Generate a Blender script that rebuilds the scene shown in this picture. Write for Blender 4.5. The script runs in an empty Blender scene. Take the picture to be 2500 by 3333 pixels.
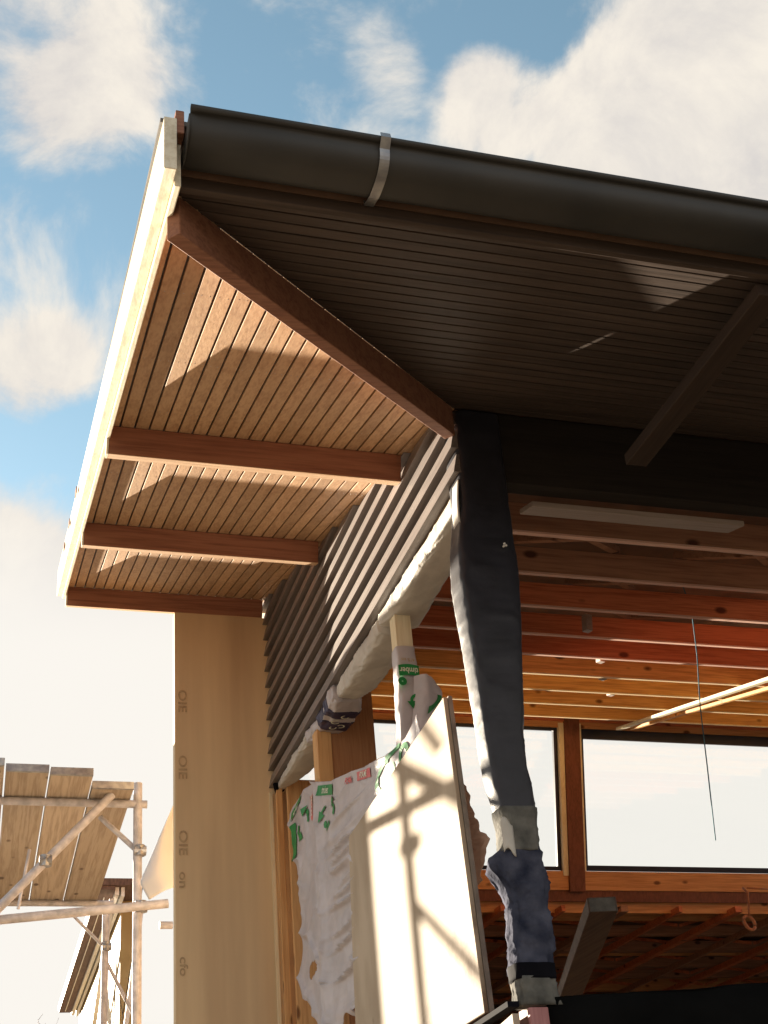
import bpy, bmesh, math, random
from mathutils import Vector, Matrix, noise
random.seed(7)
D = bpy.data
scene = bpy.context.scene
C = scene.collection
R = math.radians

# ---------------------------------------------------------------- camera
cam_d = D.cameras.new("camera"); cam = D.objects.new("camera", cam_d); C.objects.link(cam)
cam.location = (-2.1923, -4.9803, -3.9329)
cam.rotation_euler = (2.0574, 0.0638, -0.2570)
cam_d.sensor_fit = 'VERTICAL'; cam_d.sensor_height = 36.0; cam_d.sensor_width = 27.0
cam_d.lens = 4119.73 / 3333 * 36.0
cam_d.shift_x = 138.12 / 3333; cam_d.shift_y = 335.2 / 3333
cam_d.clip_start = 0.05; cam_d.clip_end = 5000
scene.camera = cam

# ---------------------------------------------------------------- sun, sky, exposure
SUN = Vector((-0.345, 0.925, 0.138)).normalized()
sd = D.lights.new("sun", 'SUN'); sun = D.objects.new("sun", sd); C.objects.link(sun)
sd.energy = 5.0; sd.angle = R(0.6); sd.color = (1.0, 0.86, 0.67)
sun.rotation_euler = SUN.to_track_quat('Z', 'Y').to_euler()
scene.view_settings.view_transform = 'Standard'
scene.view_settings.look = 'None'
scene.view_settings.exposure = 2.2
scene.view_settings.gamma = 1.0

w = D.worlds.new("World"); scene.world = w; w.use_nodes = True
nt = w.node_tree; nt.nodes.clear()
def N(t, **k):
    n = nt.nodes.new(t)
    for a, b in k.items(): setattr(n, a, b)
    return n
def L(a, b): nt.links.new(a, b)
out = N('ShaderNodeOutputWorld'); bg = N('ShaderNodeBackground'); L(bg.outputs[0], out.inputs[0])
bg.inputs['Strength'].default_value = 0.056
sky = N('ShaderNodeTexSky', sky_type='NISHITA', sun_disc=False)
sky.sun_elevation = math.asin(SUN.z); sky.sun_rotation = math.atan2(SUN.x, SUN.y)
sky.altitude = 100; sky.air_density = 1.0; sky.dust_density = 0.3; sky.ozone_density = 2.5
tc = N('ShaderNodeTexCoord')
def math_(op, a, b=None, c=None, clamp=False):
    n = N('ShaderNodeMath', operation=op, use_clamp=clamp)
    for i, v in enumerate((a, b, c)):
        if v is None: continue
        if isinstance(v, (int, float)): n.inputs[i].default_value = v
        else: L(v, n.inputs[i])
    return n.outputs[0]
def maprange(v, a, b, c=0., d=1., smooth=True):
    n = N('ShaderNodeMapRange', interpolation_type='SMOOTHSTEP' if smooth else 'LINEAR')
    L(v, n.inputs[0])
    for i, x in enumerate((a, b, c, d)): n.inputs[i + 1].default_value = x
    return n.outputs[0]
DIR = tc.outputs['Generated']
def blob(d, inner, outer, amt):
    v = Vector(d).normalized()
    n = N('ShaderNodeVectorMath', operation='DOT_PRODUCT'); L(DIR, n.inputs[0]); n.inputs[1].default_value = v
    return maprange(n.outputs['Value'], math.cos(R(outer)), math.cos(R(inner)), 0, amt)
nz = N('ShaderNodeTexNoise'); L(DIR, nz.inputs['Vector'])
nz.inputs['Scale'].default_value = 9; nz.inputs['Detail'].default_value = 12; nz.inputs['Roughness'].default_value = .62
nz.inputs['Distortion'].default_value = .35
nz2 = N('ShaderNodeTexNoise'); L(DIR, nz2.inputs['Vector'])
nz2.inputs['Scale'].default_value = 3.2; nz2.inputs['Detail'].default_value = 5
acc = math_('MULTIPLY_ADD', nz.outputs['Fac'], 2.1, -1.05)
acc = math_('ADD', acc, math_('MULTIPLY_ADD', nz2.outputs['Fac'], .5, -.25))
BLOBS = [((-.001, .617, .787), .5, 5.5, .42), ((.024, .658, .753), .3, 3.6, .34), ((.088, .637, .766), .2, 2.6, .20), ((.043, .631, .774), .5, 3, .25),
         ((.456, .534, .712), 3, 7.5, .9), ((.421, .558, .716), 1, 5, .75), ((.320, .580, .749), .5, 3.2, .50), ((.303, .569, .764), .3, 1.8, .30), ((.47, .49, .735), 1, 4.5, .6),
         ((.004, .781, .624), .4, 3.2, .46), ((.032, .769, .639), .2, 2.2, .25), ((.040, .822, .570), .5, 4, -.15), ((.062, .700, .712), 1, 4.5, -.22), ((.159, .62, .77), 1, 5, -.16),
         ((.236, .581, .779), .0, 2.2, .17), ((.326, .536, .779), .5, 3.2, -.22), ((.376, .521, .766), .2, 1.6, -.1)]
for b in BLOBS: acc = math_('ADD', acc, blob(*b))
sep = N('ShaderNodeSeparateXYZ'); L(DIR, sep.inputs[0])
low = maprange(sep.outputs['Z'], .585, .47, 0, 1.0)
acc = math_('ADD', acc, low)
mask = maprange(acc, -.10, .56, 0, 1)
# cloud body tone: brighter tops, slightly greyer where the noise is thin
ctone = N('ShaderNodeValToRGB'); L(nz.outputs['Fac'], ctone.inputs[0])
ctone.color_ramp.elements[0].position = .32; ctone.color_ramp.elements[0].color = (2.55, 2.45, 2.42, 1)
ctone.color_ramp.elements[1].position = .62; ctone.color_ramp.elements[1].color = (3.6, 3.35, 2.98, 1)
SKYK = N('ShaderNodeMixRGB', blend_type='MULTIPLY'); SKYK.inputs[0].default_value = 1; L(sky.outputs[0], SKYK.inputs[1]); SKYK.inputs[2].default_value = (2.0, 1.72, 1.28, 1)
mx = N('ShaderNodeMixRGB'); L(mask, mx.inputs[0]); L(SKYK.outputs[0], mx.inputs[1])
cl2 = N('ShaderNodeMixRGB'); L(maprange(sep.outputs['Z'], .58, .44), cl2.inputs[0]); L(ctone.outputs[0], cl2.inputs[1]); cl2.inputs[2].default_value = (3.75, 3.6, 3.35, 1)
L(cl2.outputs[0], mx.inputs[2])
L(mx.outputs[0], bg.inputs[0])

# ---------------------------------------------------------------- materials
MATS = {}
def new_mat(name):
    m = D.materials.new(name); m.use_nodes = True
    n = m.node_tree; bs = n.nodes['Principled BSDF']
    MATS[name] = m
    return m, n, bs
def ramp(n, fac, stops):
    r = n.nodes.new('ShaderNodeValToRGB'); n.links.new(fac, r.inputs[0])
    e = r.color_ramp.elements
    while len(e) < len(stops): e.new(.5)
    for q, (p, c) in zip(e, stops): q.position = p; q.color = (*c, 1)
    return r.outputs[0]
def wood(name, base, dark, axis=1, rough=.65, spec=.25, fig=.5, knots=False, vary=.18, wet=0, scale=1.0):
    m, n, bs = new_mat(name)
    t = n.nodes.new('ShaderNodeTexCoord'); g = n.nodes.new('ShaderNodeNewGeometry'); oi = n.nodes.new('ShaderNodeObjectInfo')
    comb = n.nodes.new('ShaderNodeMath'); comb.operation = 'ADD'
    n.links.new(g.outputs['Random Per Island'], comb.inputs[0]); n.links.new(oi.outputs['Random'], comb.inputs[1])
    mul = n.nodes.new('ShaderNodeMath'); mul.operation = 'MULTIPLY'; n.links.new(comb.outputs[0], mul.inputs[0]); mul.inputs[1].default_value = 37.
    off = n.nodes.new('ShaderNodeVectorMath'); off.operation = 'ADD'
    n.links.new(t.outputs['Object'], off.inputs[0]); n.links.new(mul.outputs[0], off.inputs[1])
    mp = n.nodes.new('ShaderNodeMapping'); sc = [9. * scale] * 3; sc[axis] = .42 * scale; mp.inputs['Scale'].default_value = sc
    n.links.new(off.outputs[0], mp.inputs[0])
    wv = n.nodes.new('ShaderNodeTexNoise'); wv.inputs['Scale'].default_value = 1.1; wv.inputs['Detail'].default_value = 1.5; n.links.new(mp.outputs[0], wv.inputs['Vector'])
    sm = n.nodes.new('ShaderNodeMath'); sm.operation = 'MULTIPLY'; n.links.new(wv.outputs['Fac'], sm.inputs[0]); sm.inputs[1].default_value = 26
    sn = n.nodes.new('ShaderNodeMath'); sn.operation = 'SINE'; n.links.new(sm.outputs[0], sn.inputs[0])
    fine = n.nodes.new('ShaderNodeTexNoise'); fine.inputs['Scale'].default_value = 9; fine.inputs['Detail'].default_value = 6; n.links.new(mp.outputs[0], fine.inputs['Vector'])
    a = n.nodes.new('ShaderNodeMath'); a.operation = 'MULTIPLY_ADD'; n.links.new(sn.outputs[0], a.inputs[0]); a.inputs[1].default_value = .22 * fig; n.links.new(fine.outputs['Fac'], a.inputs[2])
    fac = a.outputs[0]
    col = ramp(n, fac, [(.25, dark), (.62, base)])
    hsv = n.nodes.new('ShaderNodeHueSaturation'); n.links.new(col, hsv.inputs['Color'])
    fr = n.nodes.new('ShaderNodeMath'); fr.operation = 'FRACT'; n.links.new(mul.outputs[0], fr.inputs[0])
    mr = n.nodes.new('ShaderNodeMapRange'); n.links.new(fr.outputs[0], mr.inputs[0]); mr.inputs[3].default_value = 1 - vary; mr.inputs[4].default_value = 1 + vary
    n.links.new(mr.outputs[0], hsv.inputs['Value'])
    last = hsv.outputs[0]
    if knots:
        kp = n.nodes.new('ShaderNodeMapping'); ks = [5.] * 3; ks[axis] = 2.6; kp.inputs['Scale'].default_value = ks; n.links.new(off.outputs[0], kp.inputs[0])
        vo = n.nodes.new('ShaderNodeTexVoronoi'); vo.inputs['Scale'].default_value = 1.0; n.links.new(kp.outputs[0], vo.inputs['Vector'])
        kr = n.nodes.new('ShaderNodeMapRange'); n.links.new(vo.outputs['Distance'], kr.inputs[0]); kr.inputs[1].default_value = .09; kr.inputs[2].default_value = .17
        mxk = n.nodes.new('ShaderNodeMixRGB'); n.links.new(kr.outputs[0], mxk.inputs[0]); mxk.inputs[1].default_value = (dark[0] * .35, dark[1] * .3, dark[2] * .3, 1); n.links.new(last, mxk.inputs[2]); last = mxk.outputs[0]
    n.links.new(last, bs.inputs['Base Color'])
    bs.inputs['Roughness'].default_value = rough; bs.inputs['Specular IOR Level'].default_value = spec
    bp = n.nodes.new('ShaderNodeBump'); bp.inputs['Strength'].default_value = .35; bp.inputs['Distance'].default_value = .003
    n.links.new(fac, bp.inputs['Height']); n.links.new(bp.outputs[0], bs.inputs['Normal'])
    return m
def plain(name, a, b, scale=6, rough=.6, spec=.3, metal=0, bump=.15, detail=5, aniso=None, bdist=.004, lo=.35, hi=.65, coat=0):
    m, n, bs = new_mat(name)
    t = n.nodes.new('ShaderNodeTexCoord'); mp = n.nodes.new('ShaderNodeMapping'); n.links.new(t.outputs['Object'], mp.inputs[0])
    if aniso: mp.inputs['Scale'].default_value = aniso
    q = n.nodes.new('ShaderNodeTexNoise'); q.inputs['Scale'].default_value = scale; q.inputs['Detail'].default_value = detail; n.links.new(mp.outputs[0], q.inputs['Vector'])
    n.links.new(ramp(n, q.outputs['Fac'], [(lo, a), (hi, b)]), bs.inputs['Base Color'])
    bs.inputs['Roughness'].default_value = rough; bs.inputs['Specular IOR Level'].default_value = spec; bs.inputs['Metallic'].default_value = metal
    bs.inputs['Coat Weight'].default_value = coat
    q2 = n.nodes.new('ShaderNodeTexNoise'); q2.inputs['Scale'].default_value = scale * 5; q2.inputs['Detail'].default_value = 4; n.links.new(mp.outputs[0], q2.inputs['Vector'])
    bp = n.nodes.new('ShaderNodeBump'); bp.inputs['Strength'].default_value = bump; bp.inputs['Distance'].default_value = bdist
    n.links.new(q2.outputs['Fac'], bp.inputs['Height']); n.links.new(bp.outputs[0], bs.inputs['Normal'])
    return m
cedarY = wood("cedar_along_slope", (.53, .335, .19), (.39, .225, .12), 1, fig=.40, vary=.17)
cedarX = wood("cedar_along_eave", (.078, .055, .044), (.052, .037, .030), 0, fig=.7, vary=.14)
cedar_dark = wood("cedar_lookout", (.33, .15, .09), (.22, .09, .055), 0, vary=.06)
barge_m = wood("pale_bargeboard", (.74, .67, .53), (.62, .54, .40), 1, vary=.04, fig=.6)
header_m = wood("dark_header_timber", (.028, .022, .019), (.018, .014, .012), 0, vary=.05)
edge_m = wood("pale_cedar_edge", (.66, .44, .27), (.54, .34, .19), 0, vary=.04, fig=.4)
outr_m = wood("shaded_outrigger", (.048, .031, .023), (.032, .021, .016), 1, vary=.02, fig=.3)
backing = plain("soffit_backing", (.05, .028, .018), (.08, .045, .03))
siding_m = wood("weathered_lap_siding", (.19, .16, .148), (.125, .10, .092), 1, vary=.14, fig=.35, rough=.46, spec=.8)
gutter_m = plain("dark_gutter_metal", (.030, .029, .028), (.045, .042, .039), 3, rough=.55, spec=.4, bump=.06, detail=8)
galv = plain("galvanised_steel", (.25, .25, .27), (.42, .42, .42), 14, rough=.4, metal=.8, bump=.05)
scaff_m = plain("weathered_scaffold_tube", (.40, .40, .44), (.62, .61, .65), 12, rough=.55, metal=.2, bump=.15)
purl_red = wood("red_joist_timber", (.62, .20, .09), (.42, .11, .05), 0, knots=True, vary=.12)
purl_yel = wood("yellow_joist_timber", (.74, .40, .13), (.50, .23, .07), 0, knots=True, vary=.10)
purl_brn = wood("brown_joist_timber", (.40, .21, .13), (.27, .13, .08), 0, knots=True, vary=.10)
pineZ = wood("pine_upright", (.70, .42, .19), (.54, .28, .11), 2, knots=True, vary=.06)
brownZ = wood("brown_board_upright", (.42, .21, .10), (.33, .15, .07), 2, vary=.03, fig=.2)
postZ = wood("dark_window_post", (.20, .075, .045), (.13, .05, .03), 2, vary=.03)
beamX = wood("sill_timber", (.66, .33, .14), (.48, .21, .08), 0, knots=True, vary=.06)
creamZ = wood("cream_reveal", (.80, .72, .52), (.68, .58, .38), 2, vary=.03)
deck_m = plain("roof_deck_underside", (.13, .075, .05), (.20, .12, .08), 4)
roof_top = plain("roof_covering", (.10, .10, .10), (.16, .15, .14), 5)
plank_m = wood("scaffold_plank", (.50, .425, .34), (.37, .30, .23), 1, knots=True, vary=.14, fig=.8)
prop_m = wood("prop_timber", (.12, .085, .065), (.07, .05, .04), 1, vary=.03)
black_m = plain("black_membrane", (.018, .018, .024), (.027, .027, .037), 8, rough=.42, spec=.34, bump=.12, bdist=.006)
black_low = plain("dusty_blue_membrane", (.022, .026, .045), (.085, .09, .125), 9, rough=.9, spec=.03, bump=.6, bdist=.012, detail=8)
tape_m = plain("silver_tape", (.07, .07, .065), (.17, .165, .15), 10, rough=.9, spec=.06, bump=.5, bdist=.01, detail=9)
strap_m = plain("black_strap", (.004, .004, .006), (.008, .008, .012), 5, rough=.9, spec=.08)
tarp_m = plain("black_sheeting", (.002, .002, .002), (.004, .004, .004), 5, rough=.9, spec=.1, bump=.3)
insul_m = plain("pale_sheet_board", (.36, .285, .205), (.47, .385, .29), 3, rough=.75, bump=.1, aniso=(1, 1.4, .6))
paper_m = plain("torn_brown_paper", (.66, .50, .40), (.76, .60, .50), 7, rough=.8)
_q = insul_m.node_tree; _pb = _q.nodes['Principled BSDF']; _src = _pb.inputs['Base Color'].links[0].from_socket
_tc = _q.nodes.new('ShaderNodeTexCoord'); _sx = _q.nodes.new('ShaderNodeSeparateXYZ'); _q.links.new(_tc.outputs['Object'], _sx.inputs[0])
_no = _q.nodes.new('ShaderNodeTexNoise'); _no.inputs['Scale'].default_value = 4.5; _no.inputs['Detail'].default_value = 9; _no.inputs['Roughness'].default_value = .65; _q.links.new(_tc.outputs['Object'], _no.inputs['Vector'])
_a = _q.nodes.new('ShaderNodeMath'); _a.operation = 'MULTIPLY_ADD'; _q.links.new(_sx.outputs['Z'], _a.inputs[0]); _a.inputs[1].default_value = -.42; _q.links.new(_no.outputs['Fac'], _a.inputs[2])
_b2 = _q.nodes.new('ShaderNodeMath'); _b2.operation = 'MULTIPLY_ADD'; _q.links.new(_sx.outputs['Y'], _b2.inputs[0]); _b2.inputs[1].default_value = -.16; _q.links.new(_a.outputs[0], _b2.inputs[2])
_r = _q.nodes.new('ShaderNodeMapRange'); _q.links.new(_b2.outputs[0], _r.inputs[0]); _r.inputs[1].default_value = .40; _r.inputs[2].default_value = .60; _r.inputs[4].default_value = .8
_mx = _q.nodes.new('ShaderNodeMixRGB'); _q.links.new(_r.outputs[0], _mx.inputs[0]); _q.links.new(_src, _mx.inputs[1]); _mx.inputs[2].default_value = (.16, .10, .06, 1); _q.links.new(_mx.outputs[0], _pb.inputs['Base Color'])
_n = paper_m.node_tree; _b = _n.nodes['Principled BSDF']; _t = _n.nodes.new('ShaderNodeBsdfTranslucent'); _t.inputs[0].default_value = (.8, .62, .52, 1)
_m = _n.nodes.new('ShaderNodeMixShader'); _m.inputs[0].default_value = .55; _n.links.new(_b.outputs[0], _m.inputs[1]); _n.links.new(_t.outputs[0], _m.inputs[2]); _n.links.new(_m.outputs[0], _n.nodes['Material Output'].inputs[0])
black_edge = plain("board_edge", (.18, .15, .13), (.28, .24, .2), 9, rough=.8)
cloth_m = plain("white_plastic_wrap", (.42, .39, .41), (.52, .48, .50), 5, rough=.42, spec=.45, bump=.35, bdist=.006, detail=7)
felt_m = plain("white_fabric_wrap", (.46, .43, .39), (.56, .53, .48), 8, rough=.6, spec=.3, bump=.3, detail=6)
green_m = plain("green_print", (.015, .19, .045), (.025, .26, .07), 9, rough=.5)
red_m = plain("red_print", (.55, .10, .11), (.62, .17, .17), 12, rough=.5)
whitep = plain("pale_print", (.62, .66, .52), (.7, .72, .6), 9, rough=.5)
navy_m = plain("navy_print", (.025, .022, .055), (.045, .04, .09), 9, rough=.45)
ink_m = plain("grey_ink", (.40, .29, .18), (.54, .41, .25), 30, rough=.8)
ply_m = plain("ply_wing_panel", (.58, .435, .27), (.73, .575, .36), 1.6, rough=.7, bump=.12, detail=9, aniso=(2.6, 1, .22))
wall_m = plain("side_wall_sheathing", (.38, .25, .15), (.48, .33, .2), 3)
frame_m = plain("window_frame_paint", (.012, .014, .03), (.02, .022, .045), 4, rough=.35)
tar_m = plain("dark_dust", (.03, .028, .03), (.05, .045, .045), 5)
yellow_w = plain("yellow_render", (.32, .22, .09), (.38, .27, .12), 3)
whitepaint = plain("white_painted_timber", (.78, .76, .72), (.84, .82, .78), 6, rough=.5)
tile_m = plain("brown_soffit", (.10, .055, .04), (.17, .10, .075), 6, aniso=(6, .8, 2))
poly_m = plain("grey_polythene", (.72, .72, .76), (.8, .8, .84), 2.5, rough=.4, aniso=(1, 1, .6))
ground_m = plain("bare_earth", (.20, .15, .10), (.32, .26, .19), .8, rough=.95, bump=.5, bdist=.05)
cord_m = plain("blue_cord", (.05, .16, .24), (.08, .22, .3), 20)
rope_m = plain("orange_rope", (.40, .16, .08), (.5, .22, .1), 40)
pink_m = wood("pink_block", (.42, .20, .20), (.30, .13, .13), 2, vary=.03)
twig_m = plain("twig_bark", (.09, .05, .06), (.14, .08, .09), 20)
glass_m, gn, gb = new_mat("window_glass")
gn.nodes.remove(gb)
gt = gn.nodes.new('ShaderNodeBsdfTransparent'); gg = gn.nodes.new('ShaderNodeBsdfGlossy'); gg.inputs['Roughness'].default_value = .02
gm = gn.nodes.new('ShaderNodeMixShader'); gm.inputs[0].default_value = .015
gn.links.new(gt.outputs[0], gm.inputs[1]); gn.links.new(gg.outputs[0], gm.inputs[2]); gn.links.new(gm.outputs[0], gn.nodes['Material Output'].inputs[0])
gt.inputs[0].default_value = (.97, .98, .98, 1)

pack_m = wood("grey_packing_timber", (.34, .27, .235), (.26, .2, .17), 0, vary=.03, fig=.3)
strip_m = wood("pink_joist_edge_light", (.80, .52, .42), (.66, .40, .31), 0, vary=.1, fig=.3)  # pink tone standing in for light on the near joist undersides
strip_y = wood("cream_joist_edge_light", (.86, .70, .44), (.74, .56, .32), 0, vary=.1, fig=.3)  # cream tone standing in for light on the far joist undersides
# ---------------------------------------------------------------- helpers
def tag(o, label=None, cat=None, group=None, kind=None):
    if label: o['label'] = label
    if cat: o['category'] = cat
    if group: o['group'] = group
    if kind: o['kind'] = kind
    return o
def thing(name, label, cat, loc=(0, 0, 0), group=None, kind=None):
    o = D.objects.new(name, None); C.objects.link(o); o.location = loc; o.empty_display_size = .2
    return tag(o, label, cat, group, kind)
def wloc(p):
    v = Vector((0, 0, 0))
    while p is not None: v += Vector(p.location); p = p.parent
    return v
def obj(name, bm, mat, parent=None, loc=None, smooth=False, recalc=True):
    """link a bmesh written in world coordinates as ONE mesh object"""
    if recalc: bmesh.ops.recalc_face_normals(bm, faces=bm.faces)
    me = D.meshes.new(name)
    base = wloc(parent)
    lv = Vector(loc) if loc is not None else Vector((0, 0, 0))
    bmesh.ops.translate(bm, verts=bm.verts, vec=-(base + lv))
    bm.to_mesh(me); bm.free()
    mats = mat if isinstance(mat, (list, tuple)) else [mat]
    for m in mats: me.materials.append(m)
    if smooth:
        for p in me.polygons: p.use_smooth = True
    o = D.objects.new(name, me); C.objects.link(o); o.location = lv
    if parent: o.parent = parent
    return o
def BM(): return bmesh.new()
def hexa(bm, pts, mi=0):
    """8 points: bottom loop 0-3, top loop 4-7"""
    v = [bm.verts.new(p) for p in pts]
    for f in ((0, 1, 2, 3), (4, 5, 6, 7), (0, 1, 5, 4), (1, 2, 6, 5), (2, 3, 7, 6), (3, 0, 4, 7)):
        bm.faces.new([v[i] for i in f]).material_index = mi
def box(bm, x0, x1, y0, y1, z0, z1, bev=0):
    hexa(bm, [(x0, y0, z0), (x1, y0, z0), (x1, y1, z0), (x0, y1, z0), (x0, y0, z1), (x1, y0, z1), (x1, y1, z1), (x0, y1, z1)])
    if bev: bmesh.ops.bevel(bm, geom=list(bm.edges), offset=bev, segments=2, affect='EDGES', profile=.6)
def obox(bm, o, a, b, c):
    o, a, b, c = map(Vector, (o, a, b, c))
    hexa(bm, [o, o + a, o + a + b, o + b, o + c, o + a + c, o + a + b + c, o + b + c])
def bevel(bm, off=.004, seg=2):
    bmesh.ops.recalc_face_normals(bm, faces=bm.faces)
    bmesh.ops.bevel(bm, geom=list(bm.edges), offset=off, segments=seg, affect='EDGES', profile=.6)
    return bm
def beam(bm, p, q, wd, ht, up=(0, 0, 1)):
    p, q = Vector(p), Vector(q); d = (q - p); a = d.normalized(); s = a.cross(Vector(up)).normalized(); u = s.cross(a)
    obox(bm, p - s * wd / 2 - u * ht / 2, d, s * wd, u * ht)
def prism(bm, pts, off):
    """closed polygon (3D points) extruded by off"""
    off = Vector(off); a = [bm.verts.new(p) for p in pts]; b = [bm.verts.new(Vector(p) + off) for p in pts]
    bm.faces.new(a); bm.faces.new(b[::-1]); n = len(a)
    for i in range(n): bm.faces.new((a[i], a[(i + 1) % n], b[(i + 1) % n], b[i]))
def tube(bm, pts, r, seg=12, cap=True):
    pts = [Vector(p) for p in pts]; rings = []
    for i, p in enumerate(pts):
        d = (pts[min(i + 1, len(pts) - 1)] - pts[max(i - 1, 0)]).normalized()
        s = d.cross(Vector((0, 0, 1)) if abs(d.z) < .9 else Vector((1, 0, 0))).normalized(); u = s.cross(d)
        rr = r[i] if isinstance(r, (list, tuple)) else r
        rings.append([bm.verts.new(p + (s * math.cos(t) + u * math.sin(t)) * rr) for t in [2 * math.pi * k / seg for k in range(seg)]])
    for a, b in zip(rings, rings[1:]):
        for k in range(seg): bm.faces.new((a[k], a[(k + 1) % seg], b[(k + 1) % seg], b[k]))
    if cap: bm.faces.new(rings[0][::-1]); bm.faces.new(rings[-1])
def grid(bm, f, nu, nv, th=0.0, keep=None):
    """sheet f(u,v) -> point, 0..1 each"""
    vs = [[bm.verts.new(f(i / nu, j / nv)) for j in range(nv + 1)] for i in range(nu + 1)]
    fs = []
    for i in range(nu):
        for j in range(nv):
            if keep and not keep((i + .5) / nu, (j + .5) / nv): continue
            fs.append(bm.faces.new((vs[i][j], vs[i + 1][j], vs[i + 1][j + 1], vs[i][j + 1])))
    loose = [v for v in bm.verts if not v.link_faces]
    if loose: bmesh.ops.delete(bm, geom=loose, context='VERTS')
    if th:
        bmesh.ops.recalc_face_normals(bm, faces=bm.faces)
        bmesh.ops.solidify(bm, geom=list(bm.faces), thickness=th)
def interp(tab, x):
    if x <= tab[0][0]: return tab[0][1:]
    for a, b in zip(tab, tab[1:]):
        if x <= b[0]:
            t = (x - a[0]) / (b[0] - a[0]); return tuple(p + (q - p) * t for p, q in zip(a[1:], b[1:]))
    return tab[-1][1:]
def ridge(p, s=1., o=2, k=3.):
    return (1 - min(1, abs(fbm(p, s, o)) * 2.2)) ** k
def fbm(p, s=1., o=3): return noise.fractal(Vector(p) * s, 1.0, 2.0, o)
def letters(txt, size, cut=2):
    """flat triangles of a text, centred, as (verts2d, faces)"""
    cu = D.curves.new("lettering", 'FONT'); cu.body = txt; cu.size = size; cu.align_x = 'CENTER'; cu.align_y = 'CENTER'; cu.resolution_u = 3; cu.offset = size * .018
    o = D.objects.new("lettering", cu); C.objects.link(o)
    dg = bpy.context.evaluated_depsgraph_get(); me = D.meshes.new_from_object(o.evaluated_get(dg))
    vs = [(v.co.x, v.co.y) for v in me.vertices]; fs = [tuple(p.vertices) for p in me.polygons]
    D.objects.remove(o); D.curves.remove(cu); D.meshes.remove(me)
    return vs, fs
def put2d(bm, vs, fs, f):
    v = [bm.verts.new(f(*p)) for p in vs]
    for q in fs:
        try: bm.faces.new([v[i] for i in q])
        except ValueError: pass
def arrow2d(cx, cy, r, a0, a1, wd, head=1.9, n=14):
    """curved arrow: ring arc with a triangular head"""
    vs = []; fs = []
    for i in range(n + 1):
        a = R(a0 + (a1 - a0) * i / n)
        vs += [(cx + (r - wd / 2) * math.cos(a), cy + (r - wd / 2) * math.sin(a)), (cx + (r + wd / 2) * math.cos(a), cy + (r + wd / 2) * math.sin(a))]
    for i in range(n): fs.append((2 * i, 2 * i + 1, 2 * i + 3, 2 * i + 2))
    if head:
        a = R(a1); sg = 1 if a1 > a0 else -1; t = Vector((-math.sin(a), math.cos(a))) * sg; rad = Vector((math.cos(a), math.sin(a))); c = Vector((cx, cy)) + rad * r
        k = len(vs); vs += [tuple(c + rad * wd * head * .7), tuple(c - rad * wd * head * .7), tuple(c + t * wd * head * 1.2)]; fs.append((k, k + 1, k + 2))
    return vs, fs
def rect2d(x0, x1, y0, y1, nx=1, ny=1):
    vs = [(x0 + (x1 - x0) * i / nx, y0 + (y1 - y0) * j / ny) for i in range(nx + 1) for j in range(ny + 1)]
    fs = [(i * (ny + 1) + j, (i + 1) * (ny + 1) + j, (i + 1) * (ny + 1) + j + 1, i * (ny + 1) + j + 1) for i in range(nx) for j in range(ny)]
    return vs, fs

# ---------------------------------------------------------------- geometry constants
S_ = .2915; NN = math.sqrt(1 + S_ * S_)
U = Vector((0, 1, S_)) / NN            # up the slope
V = Vector((0, -S_, 1)) / NN           # square to the roof
H = .1607
LX, LY = 1.7322, 1.6677
Y1, Y2, Y3 = .7635, 2.6438, 4.5658
ZB = -.3266; EXP = .15
GZ = -5.5
def zs(y): return .0819 + S_ * y       # soffit plane
def zl(y): return -.0855 + S_ * y      # underside of lookouts
def SP(x, y, wv=0): return Vector((x, y, zs(y))) + V * wv

# ================================================================= THE SETTING
bm = BM(); grid(bm, lambda u, v: Vector((-400 + 800 * u, -400 + 800 * v, GZ)), 8, 8)
tag(obj("ground", bm, ground_m), kind='structure')

# ================================================================= THE BUILDING
HS = thing("timber_building", "half-built timber building whose wide boarded roof overhang juts over the open corner", "building", (0, 0, GZ))

# --- roof slab
bm = BM()
prism(bm, [SP(-1.76, -1.72, .030), SP(-1.76, Y3 + .12, .030), SP(-1.76, Y3 + .12, .17), SP(-1.76, -1.72, .17)], (1.76, 0, 0))
prism(bm, [SP(0, -1.72, .030), SP(0, 9.35, .030), SP(0, 9.35, .17), SP(0, -1.72, .17)], (10.7, 0, 0))
roof = obj("roof", bm, deck_m, HS)
bm = BM()
prism(bm, [SP(-1.79, -1.80, .173), SP(-1.79, Y3 + .14, .173), SP(-1.79, Y3 + .14, .19), SP(-1.79, -1.80, .19)], (1.79, 0, 0))
prism(bm, [SP(0, -1.80, .173), SP(0, 9.45, .173), SP(0, 9.45, .19), SP(0, -1.80, .19)], (10.8, 0, 0))
obj("roof_covering", bm, roof_top, roof)

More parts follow.
